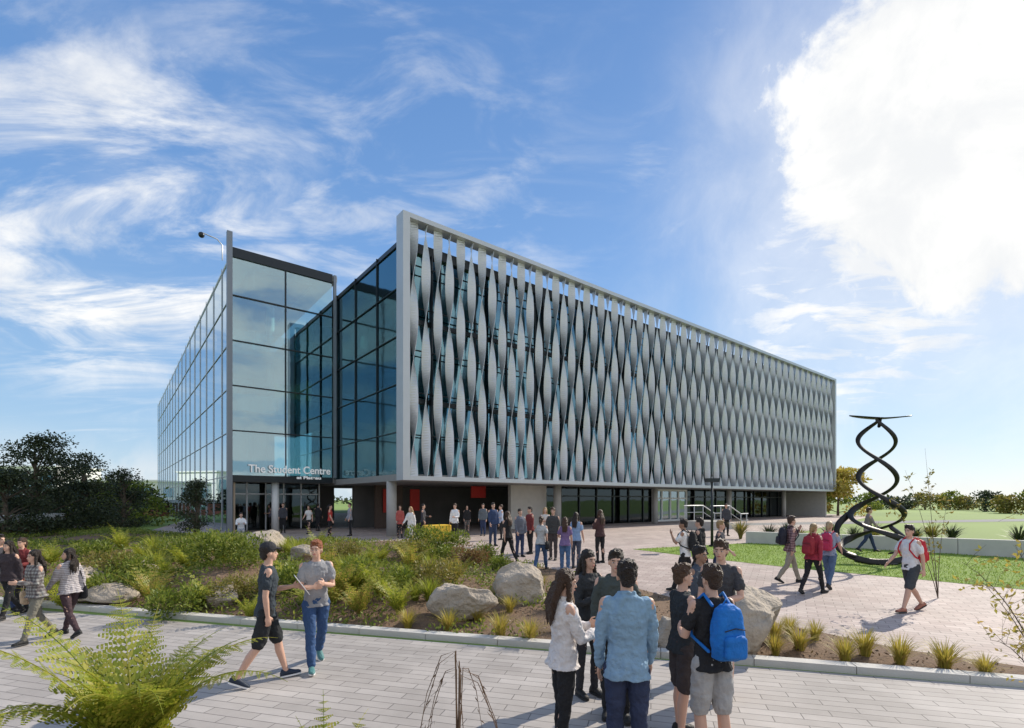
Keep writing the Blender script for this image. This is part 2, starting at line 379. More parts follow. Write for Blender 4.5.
tree(124,31,3.9,1.4,LD,'small narrow dark tree nearest the glass wall on the left',5000,.14,.04,.6,loose=.9)
tree(6,22,2.9,1.6,LD,'dark broad bush like tree cut by the left photo edge',6000,.13,.04,loose=.9)
tree(197,26.5,3.0,1.1,LD,'dark conifer standing in front of the long glass wall',4500,.11,.05,.9,loose=.9)
tree(838,62,5.6,3.2,LY,'yellow leaved tree just past the right end of the building',4000,.4,.15)
tree(820,66,4.6,2.8,LG,'green tree at the right end of the building behind the yellow one',3000,.4,.15)
for i in range(9):
    px=[870,890,925,950,985,1010,1040,905,968][i]; tree(px,U(70,110),U(2.0,3.6),U(1.8,3),(LG,LD,LO)[i%3],'roundish green tree beyond the low wall on the right',900,.5,.1,group='trees beyond the low wall')
for i in range(12):
    px=U(0,155); tree(px,U(32,46),U(2.2,3.2),U(2,3.2),LD if i%3 else LG,'green tree mass behind the dark evergreens on the left',1500,.33,.03,group='trees behind the evergreens')
for i in range(22):
    f=i/21; x=11.5+f*18+U(-.2,.2); y=24.9-f*7+U(-.3,1.6)
    plant('flax_plant','flax%d'%(i%3),lambda:tuft(120,1.05,.8,.05),LD if i%3 else LO,x,y,G(y),U(.75,1.05),'dark strap leaved flax clump behind the low concrete wall','flax plant','flax clumps behind the low wall')
W_=MB()
for i in range(5200):
    px=U(-500,1800); d=U(230,330); hh=3+4*abs(noise.noise(Vector((px*.02,0,0))))+3*noise.noise(Vector((px*.1,4,0)))
    leaf(W_,Vector(((px-CX)/F*d,d,.35+U(0,1)*max(1.5,hh))),rdir(),U(1.5,3),U(1,2))
tag(W_.build('far_woodland',LD),'dark line of distant woodland along the horizon','woodland',kind='stuff')
# ---------------------------------------------------------------- building
A=Vector((-5.32,25.0,.35)); BA=atan2(.622,.783)
B=thing('student_building','large glass building with a long screen of twisted metal fins and glass atrium','building',A,BA)
SB,ST,LEN=2.95,16.35,56.0; BX=-5.88; BY=10.5; BT=16.75; BB=3.4
def bp(name,m,*boxes,parent=B,smooth=False):
    mb=MB()
    for b in boxes: mb.box(*b)
    return mb.build(name,m,parent,smooth)
fr=bp('screen_frame',ALU,(-.10,.28,0,.75,SB,ST),(LEN-.25,LEN+.15,0,.75,SB,ST),(.282,LEN-.252,0,.75,ST-.24,ST-.001),(.282,LEN-.252,0,.75,SB+.001,SB+.22))
def fin(ph):
    mb=MB(); rings=[]; n=96; z0,z1=SB+.23,ST-.25; H=z1-z0
    for i in range(n+1):
        z=z0+H*i/n; th=pi*(z-z0)/(H/3.0)+ph; c,s_=cos(th),sin(th); w=.235; t=.012
        rings.append([(c*a-s_*b,s_*a+c*b,z) for a,b in ((-w,-t),(w,-t),(w,t),(-w,t))])
    mb.loft(rings); o=mb.build('fin',ALUF); me=o.data; bpy.data.objects.remove(o); return me
FA,FB=fin(R(78)),fin(R(-6))
NF=78
for i in range(NF):
    o=bpy.data.objects.new('fin',FA if i%2 else FB); COL.objects.link(o); o.parent=fr; o.location=(.30+(LEN-.56)*(i+.5)/NF,.34,0)
bp('screen_rail',DARKM,*[(.35,LEN-.3,.66,.72,z,z+.06) for z in (5.3,7.5,9.7,11.9,14.1)])
for i in range(14): bp('screen_bracket',DARKM,(2+i*4-.04,2+i*4+.04,.8,1.09,SB+.3,15.0))
bp('roof',DARKM,(.3,LEN-.3,1.15,34,15.2,15.5),(BX+.05,LEN-.5,34.01,72,15.0,15.4))
bp('atrium_roof',INT,(BX+.05,.28,BY-.05,BY+1.5,BT-.35,BT),(BX+.05,BX+1.2,BY+1.51,33.9,BT-.35,BT),(-.8,.28,BY+1.51,33.9,BT-.35,BT),(BX+1.21,-.81,33.5,33.9,BT-.35,BT))
bp('added_skylight',G4,(BX+1.21,-.81,BY+1.51,33.49,BT-.2,BT-.15))  # made-up roof opening, added to let sun and sky light the atrium
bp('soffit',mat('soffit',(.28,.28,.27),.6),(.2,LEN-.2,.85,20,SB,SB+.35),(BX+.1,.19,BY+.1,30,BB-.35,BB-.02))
bp('floor_slab',INT,(.6,LEN-.6,1.6,16,7.0,7.4),(.6,LEN-.6,1.6,16,11.2,11.6),(BX+.3,.25,BY+1.0,20,7.0,7.4),(BX+.3,.25,BY+2.2,20,11.2,11.6),(BX+.3,.25,BY+.3,30,BB,BB+.1))
bp('end_wall',CONCP,(LEN-.3,LEN,1.0,34,0,15.5))
bp('rear_wall',INT,(.4,LEN-.4,16.01,16.3,SB+.36,15.19),(BX+.3,.25,28,28.3,BB+.1,BT-.36))
bp('partition_wall',INT,(8,8.2,7,16,SB+.36,15.1),(20,20.2,6,16,SB+.36,15.1),(34,34.2,6,16,SB+.36,15.1))
def column(x,y,z1,r=.27,m=CONC,z0=0,name='column'):
    MB().tube([(x,y,z0),(x,y,z1)],r,20,False).build(name,m,B,True)
for x in (.45,12.8,24,36,48): column(x,2.5,SB,.22 if x>20 else .27)
for x,y in ((-3,14),(-3,20),(2,6.5),(2,11),(6,6),(12,8),(18,8),(26,8)): column(x,y,15,.25,INT,3.4,'interior_column')
bp('balustrade',G1,(BX+.4,.2,BY+.95,BY+.98,7.4,8.5),(BX+.4,.2,BY+2.15,BY+2.18,11.6,12.7))
bp('pylon',PYL,(BX-.30,BX-.02,BY-.30,BY-.02,0,17.6))
bp('inner_pylon',PYL,(.02,.19,BY-.2,BY-.02,BB,BT))
rows=[3.4,6.05,8.7,11.35,14.0,16.4]; cols=[BX,-2.92,0]
atr=bp('atrium_mullions',DARKM,*[(c-.035,c+.035,BY-.08,BY-.01,BB,BT) for c in cols[1:2]],*[(BX,-.03,BY-.085,BY-.012,z-.03,z+.03) for z in rows[1:-1]],(BX,-.03,BY-.1,BY,BT-.5,BT+.05),(BX,-.03,BY-.1,BY,BB-.36,BB+.02))
def pane(m,x0,x1,y0,y1,z0,z1,par):
    MB().box(x0,x1,y0,y1,z0,z1).build('glass_pane',m,par)
for i in range(2):
    for j in range(5): pane(G1,cols[i]+.02,cols[i+1]-.05,BY,BY+.02,rows[j]+.01,rows[j+1]-.01,atr)
sy=[.8,4.0,7.2,BY-.05]; srow=[SB+.05,5.5,8.0,10.5,13.0,15.2]
sw=bp('side_wall_mullions',DARKM,*[(.22,.3,y-.02,y+.02,SB,15.5) for y in sy],*[(.225,.295,.8,BY-.1,z-.018,z+.018) for z in srow])
for i in range(3):
    for j in range(5): pane(G2,.30,.32,sy[i]+.025,sy[i+1]-.025,srow[j]+.02,srow[j+1]-.02,sw)
frm=bp('front_wall_mullions',DARKM,*[(.4+i*2.3-.04,.4+i*2.3+.04,1.12,1.19,SB+.36,15.2) for i in range(25)],*[(.4,LEN-.4,1.1,1.185,z-.12,z+.12) for z in (7.2,11.4)],(.4,LEN-.4,1.0,1.19,15.0,15.5))
pw=(LEN-.8)/12
for i in range(12):
    for j,(z0,z1) in enumerate(((SB+.36,7.05),(7.35,11.25),(11.55,15.0))): pane(G2,.42+i*pw,.38+(i+1)*pw,1.2,1.22,z0,z1,frm)
ly=[BY+i*3.4 for i in range(19)]; lr=[0.05]+rows
lw=bp('long_wall_mullions',ALU,*[(BX-.05,BX-.01,y-.02,y+.02,0,BT) for y in ly[1:]],*[(BX-.045,BX-.011,BY,ly[-1],z-.02,z+.02) for z in lr])
rest=MB()
for i in range(18):
    for j in range(6):
        a=(BX,BX+.02,ly[i]+.03,ly[i+1]-.03,lr[j]+.03,lr[j+1]-.03)
        if i<6: pane(G3,*a,lw)
        else: rest.box(*a)
tag(rest.build('far_glass_panes',G3,lw),kind='stuff')
bp('long_wall_backing',INT,(BX+.6,BX+.7,30,ly[-1],0,BT-.4))
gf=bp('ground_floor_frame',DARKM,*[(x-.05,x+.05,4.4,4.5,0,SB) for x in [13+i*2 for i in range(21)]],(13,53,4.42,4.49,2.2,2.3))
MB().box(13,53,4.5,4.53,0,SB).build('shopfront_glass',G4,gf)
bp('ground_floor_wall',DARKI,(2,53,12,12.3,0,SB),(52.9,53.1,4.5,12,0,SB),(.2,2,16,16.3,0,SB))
bp('concrete_wall',CONCP,(9.4,12.6,3.4,3.7,0,SB))
bp('timber_wall',mat('brown_panel',(.10,.065,.05),.6,0,.3),(2.5,4.5,9.4,9.6,0,SB))
rd=bp('double_door',WHITE,*[(x-.08,x+.08,4.25,4.39,0,2.9) for x in (26.2,27.5,28.8,30.1,31.4)],(26.2,31.4,4.24,4.38,2.75,2.93),(26.2,31.4,4.26,4.385,2.05,2.17),(26.2,31.4,4.26,4.386,0,.18))
for i in range(4): MB().box(26.29+i*1.3,27.41+i*1.3,4.34,4.36,.19,2.74).build('door_glass',G1,rd)
ew=bp('entrance_frame',ALU,*[(x-.04,x+.04,12.6,12.7,0,3.05) for x in (-5.8,-4.7,-3.6,-2.5,-1.4,-.2)],(-5.8,-.2,12.6,12.69,2.3,2.38))
for i in range(5): MB().box(-5.76+i*1.1,-4.74+i*1.1,12.64,12.66,.03,3.0).build('entrance_glass',G4,ew)
bp('lobby_wall',mat('lobby',(.6,.46,.33),.7,0,.3,1),(-5.5,2,19,19.2,0,3.0),(BX+.1,BX+.2,BY+.2,19,0,3.0))
column(-3.4,BY+.5,3.05,.22,WHITE,0,'entrance_column')
RP=mat('red_panel',(.55,.03,.02),.6)
for b_ in ((3.0,3.6,9.2,9.3,1.1,2.7),(4.9,5.6,9.0,9.1,1.2,2.7),(8.0,9.2,6.0,6.1,2.1,2.9)): bp('red_banner',RP,b_)
mb=MB(); mb.tube([(BX-.2,BY+2,BT),(BX-.2,BY+2,BT+.9),(BX-.5,BY+1.9,BT+1.15),(BX-1.3,BY+1.6,BT+1.15)],.035,8); mb.build('camera_arm',ALU,B,True)
MB().ell((BX-1.35,BY+1.6,BT+1.0),(.17,.17,.17)).build('dome_camera',DARKM,B,True)
SW=mat('sign_white_glow',(.9,.9,.9),.5,0,.02,5,em=.2)  # slight glow put into the white so shaded letters stay bright
def text(body,size,width,loc):
    cu=bpy.data.curves.new('t','FONT'); cu.body=body; cu.size=size; cu.extrude=.02; cu.offset=.008
    to=bpy.data.objects.new('t',cu); COL.objects.link(to); bpy.context.view_layer.update()
    me=bpy.data.meshes.new_from_object(to.evaluated_get(bpy.context.evaluated_depsgraph_get())); wd=max(v.co.x for v in me.vertices); bpy.data.objects.remove(to)
    for v in me.vertices: v.co.x*=width/wd
    me.materials.clear(); me.materials.append(SW); so=bpy.data.objects.new('lettering',me); COL.objects.link(so); so.parent=B; so.location=loc; so.rotation_euler=(pi/2,0,0)
text('The Student Centre',.66,4.85,(-5.05,BY-.16,BB+.22))
text('at Plateau',.26,1.5,(-2.3,BY-.16,BB-.12))
def lowb(name,x0,x1,y0,y1,h,m,label):
    t=thing(name,label,'building',((x0+x1)/2,(y0+y1)/2,.35)); w=(x1-x0)/2; d=(y1-y0)/2
    MB().box(-w,w,-d,d,0,h).build('wall',m,t); MB().box(-w-.4,w+.4,-d-.4,d+.4,h+.002,h+.35).build('roof',WHITE,t)
    nw=max(2,int(w*2/4))
    for i in range(nw):
        c=-w+(i+.5)*2*w/nw; MB().box(c-1.2,c+1.2,-d-.05,-d-.01,h*.45,h*.8).build('window',G2,t)
lowb('low_building',-88,-66,100,112,5.6,WHITE,'low white building with a flat roof far behind the left trees')
lowb('low_building',-118,-98,108,120,9,WHITE,'pale two storey block far off at the left photo edge')
lowb('low_building',-52,-42,60,66,1.6,mat('red_brown',(.28,.09,.06),.7),'low red brown building left of the long glass wall')
lowb('low_building',-27,-22.5,22.0,24.5,.95,mat('brown_timber',(.2,.11,.07),.7),'small brown timber shed below the dark evergreen trees')
lw2=thing('low_wall','long low concrete wall behind the lawn','wall',(0,0,0))
for i in range(6):
    a=Vector((10.6,22.75)); d=Vector((7.3,-5.1)).normalized(); p=a+d*i*3.6; q=p+d*3.58; mb=MB(); n=Vector((-d.y,d.x))*.15
    vs=[(c.x+s*n.x,c.y+s*n.y) for c,s in ((p,-1),(q,-1),(q,1),(p,1))]
    mb.add([(x,y,.2) for x,y in vs]+[(x,y,.88) for x,y in vs],[(4,5,6,7),(0,1,5,4),(1,2,6,5),(2,3,7,6),(3,0,4,7)]); mb.build('wall_panel',CONCP,lw2)
sx,sy_=gd(716,34)
st=thing('steps','short flight of grey steps and landing before the white doors','steps',(sx,sy_,.36),BA)
for i in range(4): MB().box(-2.2,1.2-i*.35,-.9,.9,i*.14,i*.14+.139).build('step',CONC,st)
for off,lab in ((-.95,'nearer sloping metal handrail of the steps below the white doors'),(.95,'farther sloping metal handrail of the steps below the white doors')):
    hr=thing('handrail',lab,'handrail',(sx-sin(BA)*off,sy_+cos(BA)*off,.36),BA)
    for xx,zz in ((-2.2,.56),(-1.1,.56),(0,.56),(1.5,0),(2.3,0)): MB().tube([(xx,0,0),(xx,0,zz+1.0)],.03,8).build('post',ALU,hr,True)
    for h in (1.0,.55): MB().tube([(-2.3,0,.56+h),(0,0,.56+h),(1.5,0,h),(2.5,0,h)],.035 if h==1 else .02,8).build('rail',ALU,hr,True)
x,y=gd(712,21); lp=thing('lamp_post','dark lamp post with a flat head standing before the building','lamp post',(x,y,G(y)))
MB().tube([(0,0,0),(0,0,2.7)],[.06,.04],10,False).build('pole',DARKM,lp,True); MB().tube([(0,0,0),(0,0,.08)],.13,12,False).build('base_plate',DARKM,lp); MB().box(-.26,.26,-.12,.12,2.7,2.86).build('lamp_head',DARKM,lp)
# sculpture
x,y=gp(876,563); sc=thing('sculpture','tall dark metal sculpture of interlaced twisting loops with a flat top bar','sculpture',(x,y,G(y)))
MB().tube([(0,0,0),(0,0,.05)],.6,28,False).build('base_plate',BRONZE,sc,True)
for kk in (0,1):
    pts=[];N_=140
    for i in range(N_+1):
        t=i/N_; z=.30+4.35*t; ph=kk*pi+.9+2*pi*1.9*(t**.9); r=(1.0-.55*t)*(1+.16*sin(8*t+1.2*kk)); tilt=.20*(t-.3)+.12*sin(5*t)
        pts.append((r*sin(ph)+tilt,.45*r*cos(ph),z))
    MB().tube(pts,[.115*(1-.35*i/N_) for i in range(N_+1)],10,True,(1,.2,.1),.3).build('strand',BRONZE,sc,True)
for (pp_,w) in (([(-1.25,.1,1.0),(-1.32,0,.62),(-1.05,-.25,.28),(-.45,-.4,.10),(.3,-.4,.10),(.85,-.25,.22),(1.15,0,.5),(1.05,.2,.85),(.7,.25,1.15)],.11),([(-.8,.15,1.6),(-1.15,.1,1.3),(-1.25,.1,1.0)],.10)):
    P_=[Vector(p) for p in pp_]; pts=[]
    for i in range(len(P_)-1):
        p0=P_[max(i-1,0)];p1=P_[i];p2=P_[i+1];p3=P_[min(i+2,len(P_)-1)]
        for q in range(6):
            t=q/6; pts.append(.5*((2*p1)+(p2-p0)*t+(2*p0-5*p1+4*p2-p3)*t*t+(3*p1-p0-3*p2+p3)*t**3))
    pts.append(P_[-1]); MB().tube(pts,w,10,True,(0,.5,1),.35).build('base_sweep',BRONZE,sc,True)
mb=MB(); rings=[]
for i in range(13):
    t=i/12*2-1; w=.2*sqrt(max(.02,1-t*t)); zz=4.76+.09*abs(t)**1.5; rings.append([(.15+t*1.02,w*a,zz+.02*b) for a,b in ((-1,-.4),(0,-1),(1,-.4),(1,.4),(0,1),(-1,.4))])
mb.loft(rings); mb.tube([(.10,0,4.5),(.14,0,4.76)],.05); mb.build('top_bar',BRONZE,sc,True)
# ---------------------------------------------------------------- people
PO={
'stand':dict(L=(2,3,0),Rr=(-3,4,0),la=(4,7,12,.05),ra=(8,7,18,.05)),
'stand2':dict(L=(6,10,0),Rr=(-3,2,0),la=(14,10,75,.55),ra=(4,8,14,.05)),
'hold':dict(L=(3,4,0),Rr=(-3,3,0),la=(18,8,88,.6),ra=(20,8,80,.6)),
'cross':dict(L=(5,10,0),Rr=(-2,2,0),la=(14,10,100,.95),ra=(16,10,95,.95)),
'walk':dict(L=(22,5,4),Rr=(-16,20,-25),la=(-18,7,14,.05),ra=(20,8,28,.1),lean=4),
'walk2':dict(L=(-16,20,-25),Rr=(22,5,4),la=(20,7,28,.1),ra=(-18,8,14,.05),lean=4),
'walkh':dict(L=(20,6,4),Rr=(-14,20,-24),la=(14,8,85,.5),ra=(-10,8,16,.1),lean=3),
'walkh2':dict(L=(-15,22,-24),Rr=(20,6,4),la=(12,6,95,.8),ra=(10,6,88,.7),lean=3),
'strap':dict(L=(20,5,4),Rr=(-14,20,-24),la=(30,12,125,.35),ra=(-14,8,14,.1),lean=4),
'sit':dict(L=(82,84,0),Rr=(86,80,0),la=(35,8,60,.4),ra=(30,8,65,.4),lean=12),
}
def person(px,fy,h,yaw,pose,top,tc,bot,bc,hair,hc,label,shoe=(.02,.02,.02),fem=0,hy=0,hp=0,skin=0,d=None,bag=None,seat=0,hold=None):
    x,y=gd(px,d) if d else gp(px,fy); D=y
    P=PO[pose]; S=h/1.75
    root=thing('person',label,'person',(x,y,G(y)+.008),-R(yaw)); root.scale=(S*.96,S*.96,S)
    V=Vector; sk=SKIN2 if skin else SKIN
    sw_=.93 if fem else 1.03; hw=1.04 if fem else 1.0
    lean=R(P.get('lean',1)); piv=V((0,0,.93))
    def T(p): p=V(p)-piv; return V((p.x,p.y*cos(lean)+p.z*sin(lean),-p.y*sin(lean)+p.z*cos(lean)))+piv
    legs=[]; low=9
    for s,kq in ((-1,'L'),(1,'Rr')):
        a,b,fp=[R(q) for q in P[kq]]; hip=V((s*.092*hw,0,.90)); kn=hip+V((s*.005,sin(a)*.42,-cos(a)*.42)); an=kn+V((0,sin(a-b)*.41,-cos(a-b)*.41))
        f=V((s*.1,cos(fp),sin(fp))).normalized(); u=V((0,-sin(fp),cos(fp))); sol=an-u*.075
        low=min(low,(sol+f*.15).z,(sol-f*.07).z); legs.append((hip,kn,an,f,u,sol))
    if seat: low=legs[0][5].z
    dz=V((0,0,-low))
    legs=[tuple(q+dz if i in(0,1,2,5) else q for i,q in enumerate(l)) for l in legs]
    T0=T; T=lambda p:T0(p)+dz
    arms=[]
    for s,kq in ((-1,'la'),(1,'ra')):
        a,c,e,inw=P[kq]; a,c,e=R(a),R(c),R(e); sh=T((s*.175*sw_,-.005,1.415))
        ud=V((s*sin(c),sin(a+lean)*cos(c),-cos(a)*cos(c))).normalized(); el=sh+ud*.29
        fd=V((s*(sin(c)*.5-inw),sin(a+e),-cos(a+e))).normalized(); wr=el+fd*.25
        arms.append((s,sh,el,wr,fd))
    def ring(c,rx,ry,n=18,p=2.3):
        o=[]
        for q in range(n):
            t=2*pi*q/n; cx,cy=cos(t),sin(t); o.append(T((rx*abs(cx)**(2/p)*(1 if cx>0 else -1),c[1]+ry*abs(cy)**(2/p)*(1 if cy>0 else -1),c[2])))
        return o
    R3=lambda z,rx,ry,yo:ring((0,yo,z),rx,ry)
    secs=[(.86,.10,.08,0),(.92,.158*hw,.108,-.01),(1.0,.148*hw,.10,0),(1.1,.122 if fem else .135,.088,.005),(1.2,.13 if fem else .145,.096,.005),(1.31,.155*sw_,.108 if not fem else .115,.008),(1.40,.155*sw_,.09,0),(1.445,.12*sw_,.07,-.005),(1.48,.075,.06,-.01)]
    hyR,hpR=R(hy),R(hp)
    HM=Matrix.Rotation(-hyR,3,'Z')@Matrix.Rotation(-hpR,3,'X'); hb=T((0,0,1.5))
    H=lambda p:hb+HM@(V(p)-V((0,0,1.5)))
    b=MB(); b.loft([R3(z,rx*.94,ry*.94,yo) for z,rx,ry,yo in secs])
    b.tube([T((0,-.012,1.42)),H((0,0,1.53)),H((0,.005,1.57))],[.06,.052,.052],12)
    b.ell(H((0,-.005,1.655)),(.074,.093,.098),HM); b.ell(H((0,.028,1.605)),(.057,.066,.078),HM); b.ell(H((0,.07,1.548)),(.028,.024,.022),HM,8,6)
    b.tube([H((0,.088,1.645)),H((0,.108,1.605))],[.009,.014],6); b.ell(H((0,.09,1.573)),(.024,.012,.012),HM,8,6); b.ell(H((0,.083,1.658)),(.05,.012,.01),HM,8,6)
    for s in (-1,1): b.ell(H((s*.076,-.002,1.62)),(.011,.02,.031),HM,8,6)
    for s,sh,el,wr,fd in arms:
        b.tube([sh,sh.lerp(el,.4),el,el.lerp(wr,.3),wr],[.05,.046,.037,.038,.026],10)
        wdir=V((-s*.3,1,.0)) if fd.z<-.5 else V((0,.2,1)); wdir=(wdir-fd*wdir.dot(fd)).normalized(); n_=fd.cross(wdir)*(1 if s>0 else -1)
        n_=n_ if n_.dot(V((-s,0,-.3)))>0 else -n_
        pal=wr+fd*.045
        b.ell(pal,(.042,.05,.018),Matrix((wdir,fd,n_)).transposed(),10,7)
        cu_=.5 if hold is None else 1.0
        for q,(o_,l_) in enumerate(((.029,.072),(.010,.08),(-.010,.075),(-.028,.06))):
            p0=wr+fd*.07+wdir*o_; d1=(fd+n_*.35*cu_+wdir*o_*2).normalized(); p1=p0+d1*l_*.5; d2=(fd+n_*1.3*cu_).normalized(); b.tube([p0,p1,p1+d2*l_*.5],[.0095,.009,.007],6)
        t0=wr+fd*.02+wdir*.03; t1=t0+(fd*.7+wdir*.75+n_*.25).normalized()*.04; b.tube([t0,t1,t1+(fd+n_*.5+wdir*.1).normalized()*.035],[.013,.011,.008],6)
    for hip,kn,an,f,u,sol in legs:
        m1=hip.lerp(kn,.4); cf=kn.lerp(an,.32)+V((0,-.012,0))
        b.tube([hip,m1,kn,cf,an.lerp(kn,.12),an],[.085,.076,.052,.054,.036,.037],12)
    vb=min(.0125,max(.0062,D*.0014)); b.build('body',sk,root,True,vox=vb,sm=2)
    if D<14 or abs(((yaw+hy)%360)-180)<80 and D<22:
        e=MB(); ir=MB(); br=MB()
        for s in (-1,1):
            e.ell(H((s*.029,.0835,1.63)),(.0125,.009,.0065),HM,8,6); ir.ell(H((s*.029,.0895,1.63)),(.006,.005,.006),HM,8,6); br.tube([H((s*.015,.095,1.65)),H((s*.045,.083,1.652))],.0045,5)
        e.build('eyes',EYE,root,True); ir.build('irises',hairm((.02,.012,.008)),root,True); br.build('eyebrows',hairm(hc),root,True)
        MB().ell(H((0,.1,1.574)),(.022,.007,.006),HM,8,6).build('mouth',cloth((.35,.10,.09),.5),root,True)
    hm=MB(); hm.ell(H((0,-.016,1.676)),(.084,.1,.094),HM,18,12); hm.ell(H((0,-.055,1.615)),(.07,.052,.07),HM)
    if hair=='short':
        for s in (-1,1): hm.ell(H((s*.068,-.02,1.655)),(.016,.045,.035),HM,8,6)
        hm.ell(H((.01,.035,1.735)),(.06,.058,.032),HM)
        rs=random.Random(label)
        for _ in range(16):
            a=rs.uniform(0,6.28); e_=rs.uniform(.2,1.3); q=V((.08*cos(a)*cos(e_),-.02+.095*sin(a)*cos(e_),1.68+.088*sin(e_))); o_=V((rs.uniform(-.02,.02),rs.uniform(-.02,.03),.008)); hm.tube([H(q*1.0),H(q+o_*.8)],[.015,.008],5)
    if hair=='long':
        pts=[H((0,-.06,1.66)),H((0,-.085,1.56)),T((0,-.125,1.44)),T((0,-.125,1.30))]
        xx=HM@V((1,0,0)); yy=HM@V((0,1,0)); hm.loft([[p+xx*cos(t)*w+yy*sin(t)*.045*(w/.09) for t in [2*pi*q/14 for q in range(14)]] for p,w in zip(pts,(.08,.092,.095,.05))])
        for s in (-1,1): hm.tube([H((s*.068,.0,1.68)),H((s*.078,.01,1.58)),T((s*.09,.02,1.44)),T((s*.085,.06,1.34))],[.028,.028,.027,.015],8)
        for q in range(6): hm.tube([H((-.06+.024*q,-.1,1.62)),T((-.075+.03*q,-.155,1.45)),T((-.07+.028*q+.01*(q%2),-.14,1.24+.03*(q%3)))],[.018,.02,.008],6)
    if hair=='tail': hm.tube([H((0,-.1,1.68)),H((0,-.15,1.64)),H((0,-.14,1.54)),H((0,-.12,1.46))],[.025,.035,.03,.012],8)
    if hair=='cap':
        hm2=MB(); hm2.ell(H((0,-.005,1.695)),(.088,.102,.085),HM); hm2.ell(H((0,.10,1.685)),(.06,.065,.01),HM); hm2.build('cap',cloth((.03,.03,.035)),root,True,vox=.008)
    hm.build('hair',hairm(hc),root,True,vox=max(.006,D*.0012),sm=1,disp=.022,dscale=.03)
    vc=max(.008,D*.0014); fo=.038
    g=MB(); inf={'tee':.012,'shirt':.015,'jacket':.022,'coat':.026,'hoodie':.028}[top]; hem={'tee':.865,'shirt':.83,'jacket':.87,'coat':.74,'hoodie':.86}[top]
    ss_=[(hem,.158*hw+inf*1.3,.112+inf*1.2,-.005)]+[q for q in secs if q[0]>hem+.03]
    g.loft([R3(z,rx+inf*(1.2 if z<1.2 else 1),ry+inf,yo) for z,rx,ry,yo in ss_])
    if top=='hoodie': g.tube([T((-.075,-.05,1.47)),T((0,-.10,1.46)),T((.075,-.05,1.47))],[.035,.05,.035],8)
    if top in('shirt','jacket','coat'): g.tube([T((-.062,.0,1.49)),T((-.05,-.05,1.505)),T((0,-.07,1.51)),T((.05,-.05,1.505)),T((.062,.0,1.49))],.018,6)
    for s,sh,el,wr,fd in arms:
        if top=='tee': g.tube([sh+V((-s*.03,0,.0)),sh.lerp(el,.35),sh.lerp(el,.62)],[.06,.061,.059],12)
        else: g.tube([sh+V((-s*.03,0,0)),sh.lerp(el,.4),el,el.lerp(wr,.5),wr-fd*.01],[.058+inf*.3,.054+inf*.4,.045+inf*.5,.040+inf*.4,.033+inf*.3],12)
    g.build({'tee':'shirt','shirt':'shirt','jacket':'jacket','coat':'coat','hoodie':'hoodie'}[top],cloth(tc),root,True,vox=vc,sm=2,disp=fo,dscale=.07)
    g=MB(); wi={'jeans':.010,'skinny':.003,'loose':.022,'shorts':.02}[bot]
    g.loft([R3(z,rx+.008,ry+.008,yo) for z,rx,ry,yo in secs if z<1.05])
    for hip,kn,an,f,u,sol in legs:
        if bot=='shorts': g.tube([hip+V((0,0,.02)),hip.lerp(kn,.5),hip.lerp(kn,.88)],[.098,.095,.088],14)
        else:
            m1=hip.lerp(kn,.4); cf=kn.lerp(an,.35)+V((0,-.01,0))
            g.tube([hip,m1,kn,cf,an+u*.02],[.092+wi*.4,.082+wi*.7,.058+wi,.056+wi,.043+wi*1.2],14)
    g.build({'shorts':'shorts'}.get(bot,'trousers'),cloth(bc),root,True,vox=vc,sm=2,disp=fo*.8,dscale=.08)
    for hip,kn,an,f,u,sol in legs:
        sd=f.cross(u).normalized(); sh_=MB(); so_=MB(); r1=[];r2=[]
        for po,w,hh in ((-.075,.022,.05),(-.055,.034,.09),(0,.038,.10),(.05,.041,.082),(.11,.046,.056),(.16,.040,.045),(.185,.02,.03)):
            c=sol+f*po; r1.append([c+sd*cos(t)*w+u*(hh*.5+.006+sin(t)*hh*.5) for t in [2*pi*q/12 for q in range(12)]]); r2.append([c+sd*a*w*1.02+u*b_ for a,b_ in ((-1,0),(1,0),(1,.018),(-1,.018))])
        sh_.loft(r1); so_.loft(r2); o=sh_.build('shoe',cloth(shoe,.5),root,True); so_.build('sole',WHITE if D<14 and shoe[0]<.3 and shoe[2]>.03 else cloth((.05,.05,.05)),o)
    if bag:
        kind,bc2,bl=bag
        t=thing('backpack' if kind=='pack' else 'shoulder_bag',bl,'backpack' if kind=='pack' else 'bag',(x,y,G(y)+.008),-R(yaw)); t.scale=(S*.96,S*.96,S)
        m=cloth(bc2,.6)
        if kind=='pack':
            q=MB(); q.loft([[T((cx*.95,-.2-inf+cy,z)) for cx,cy in [(rx*abs(cos(a))**.6*(1 if cos(a)>0 else -1),ry*abs(sin(a))**.6*(1 if sin(a)>0 else -1)) for a in [2*pi*i/16 for i in range(16)]]] for z,rx,ry in ((.99,.10,.05),(1.01,.135,.085),(1.15,.15,.10),(1.3,.145,.09),(1.41,.115,.07),(1.45,.06,.04))])
            q.build('pack_body',m,t,True,vox=.01,sm=2,disp=.024,dscale=.1)
            yb=-.305-inf
            q=MB(); q.loft([[T((cx,yb+cy,z)) for cx,cy in [(rx*abs(cos(a))**.5*(1 if cos(a)>0 else -1),ry*abs(sin(a))**.6*(1 if sin(a)>0 else -1)) for a in [2*pi*i/16 for i in range(16)]]] for z,rx,ry in ((1.02,.09,.02),(1.04,.105,.035),(1.18,.105,.035),(1.21,.085,.02))]); q.build('front_pocket',m,t,True,vox=.01,sm=2,disp=.014,dscale=.1)
            MB().tube([T((-.10,yb+.005,1.25)),T((0,yb-.0,1.27)),T((.10,yb+.005,1.25))],.005,5).build('zip',cloth((.02,.02,.02)),t)
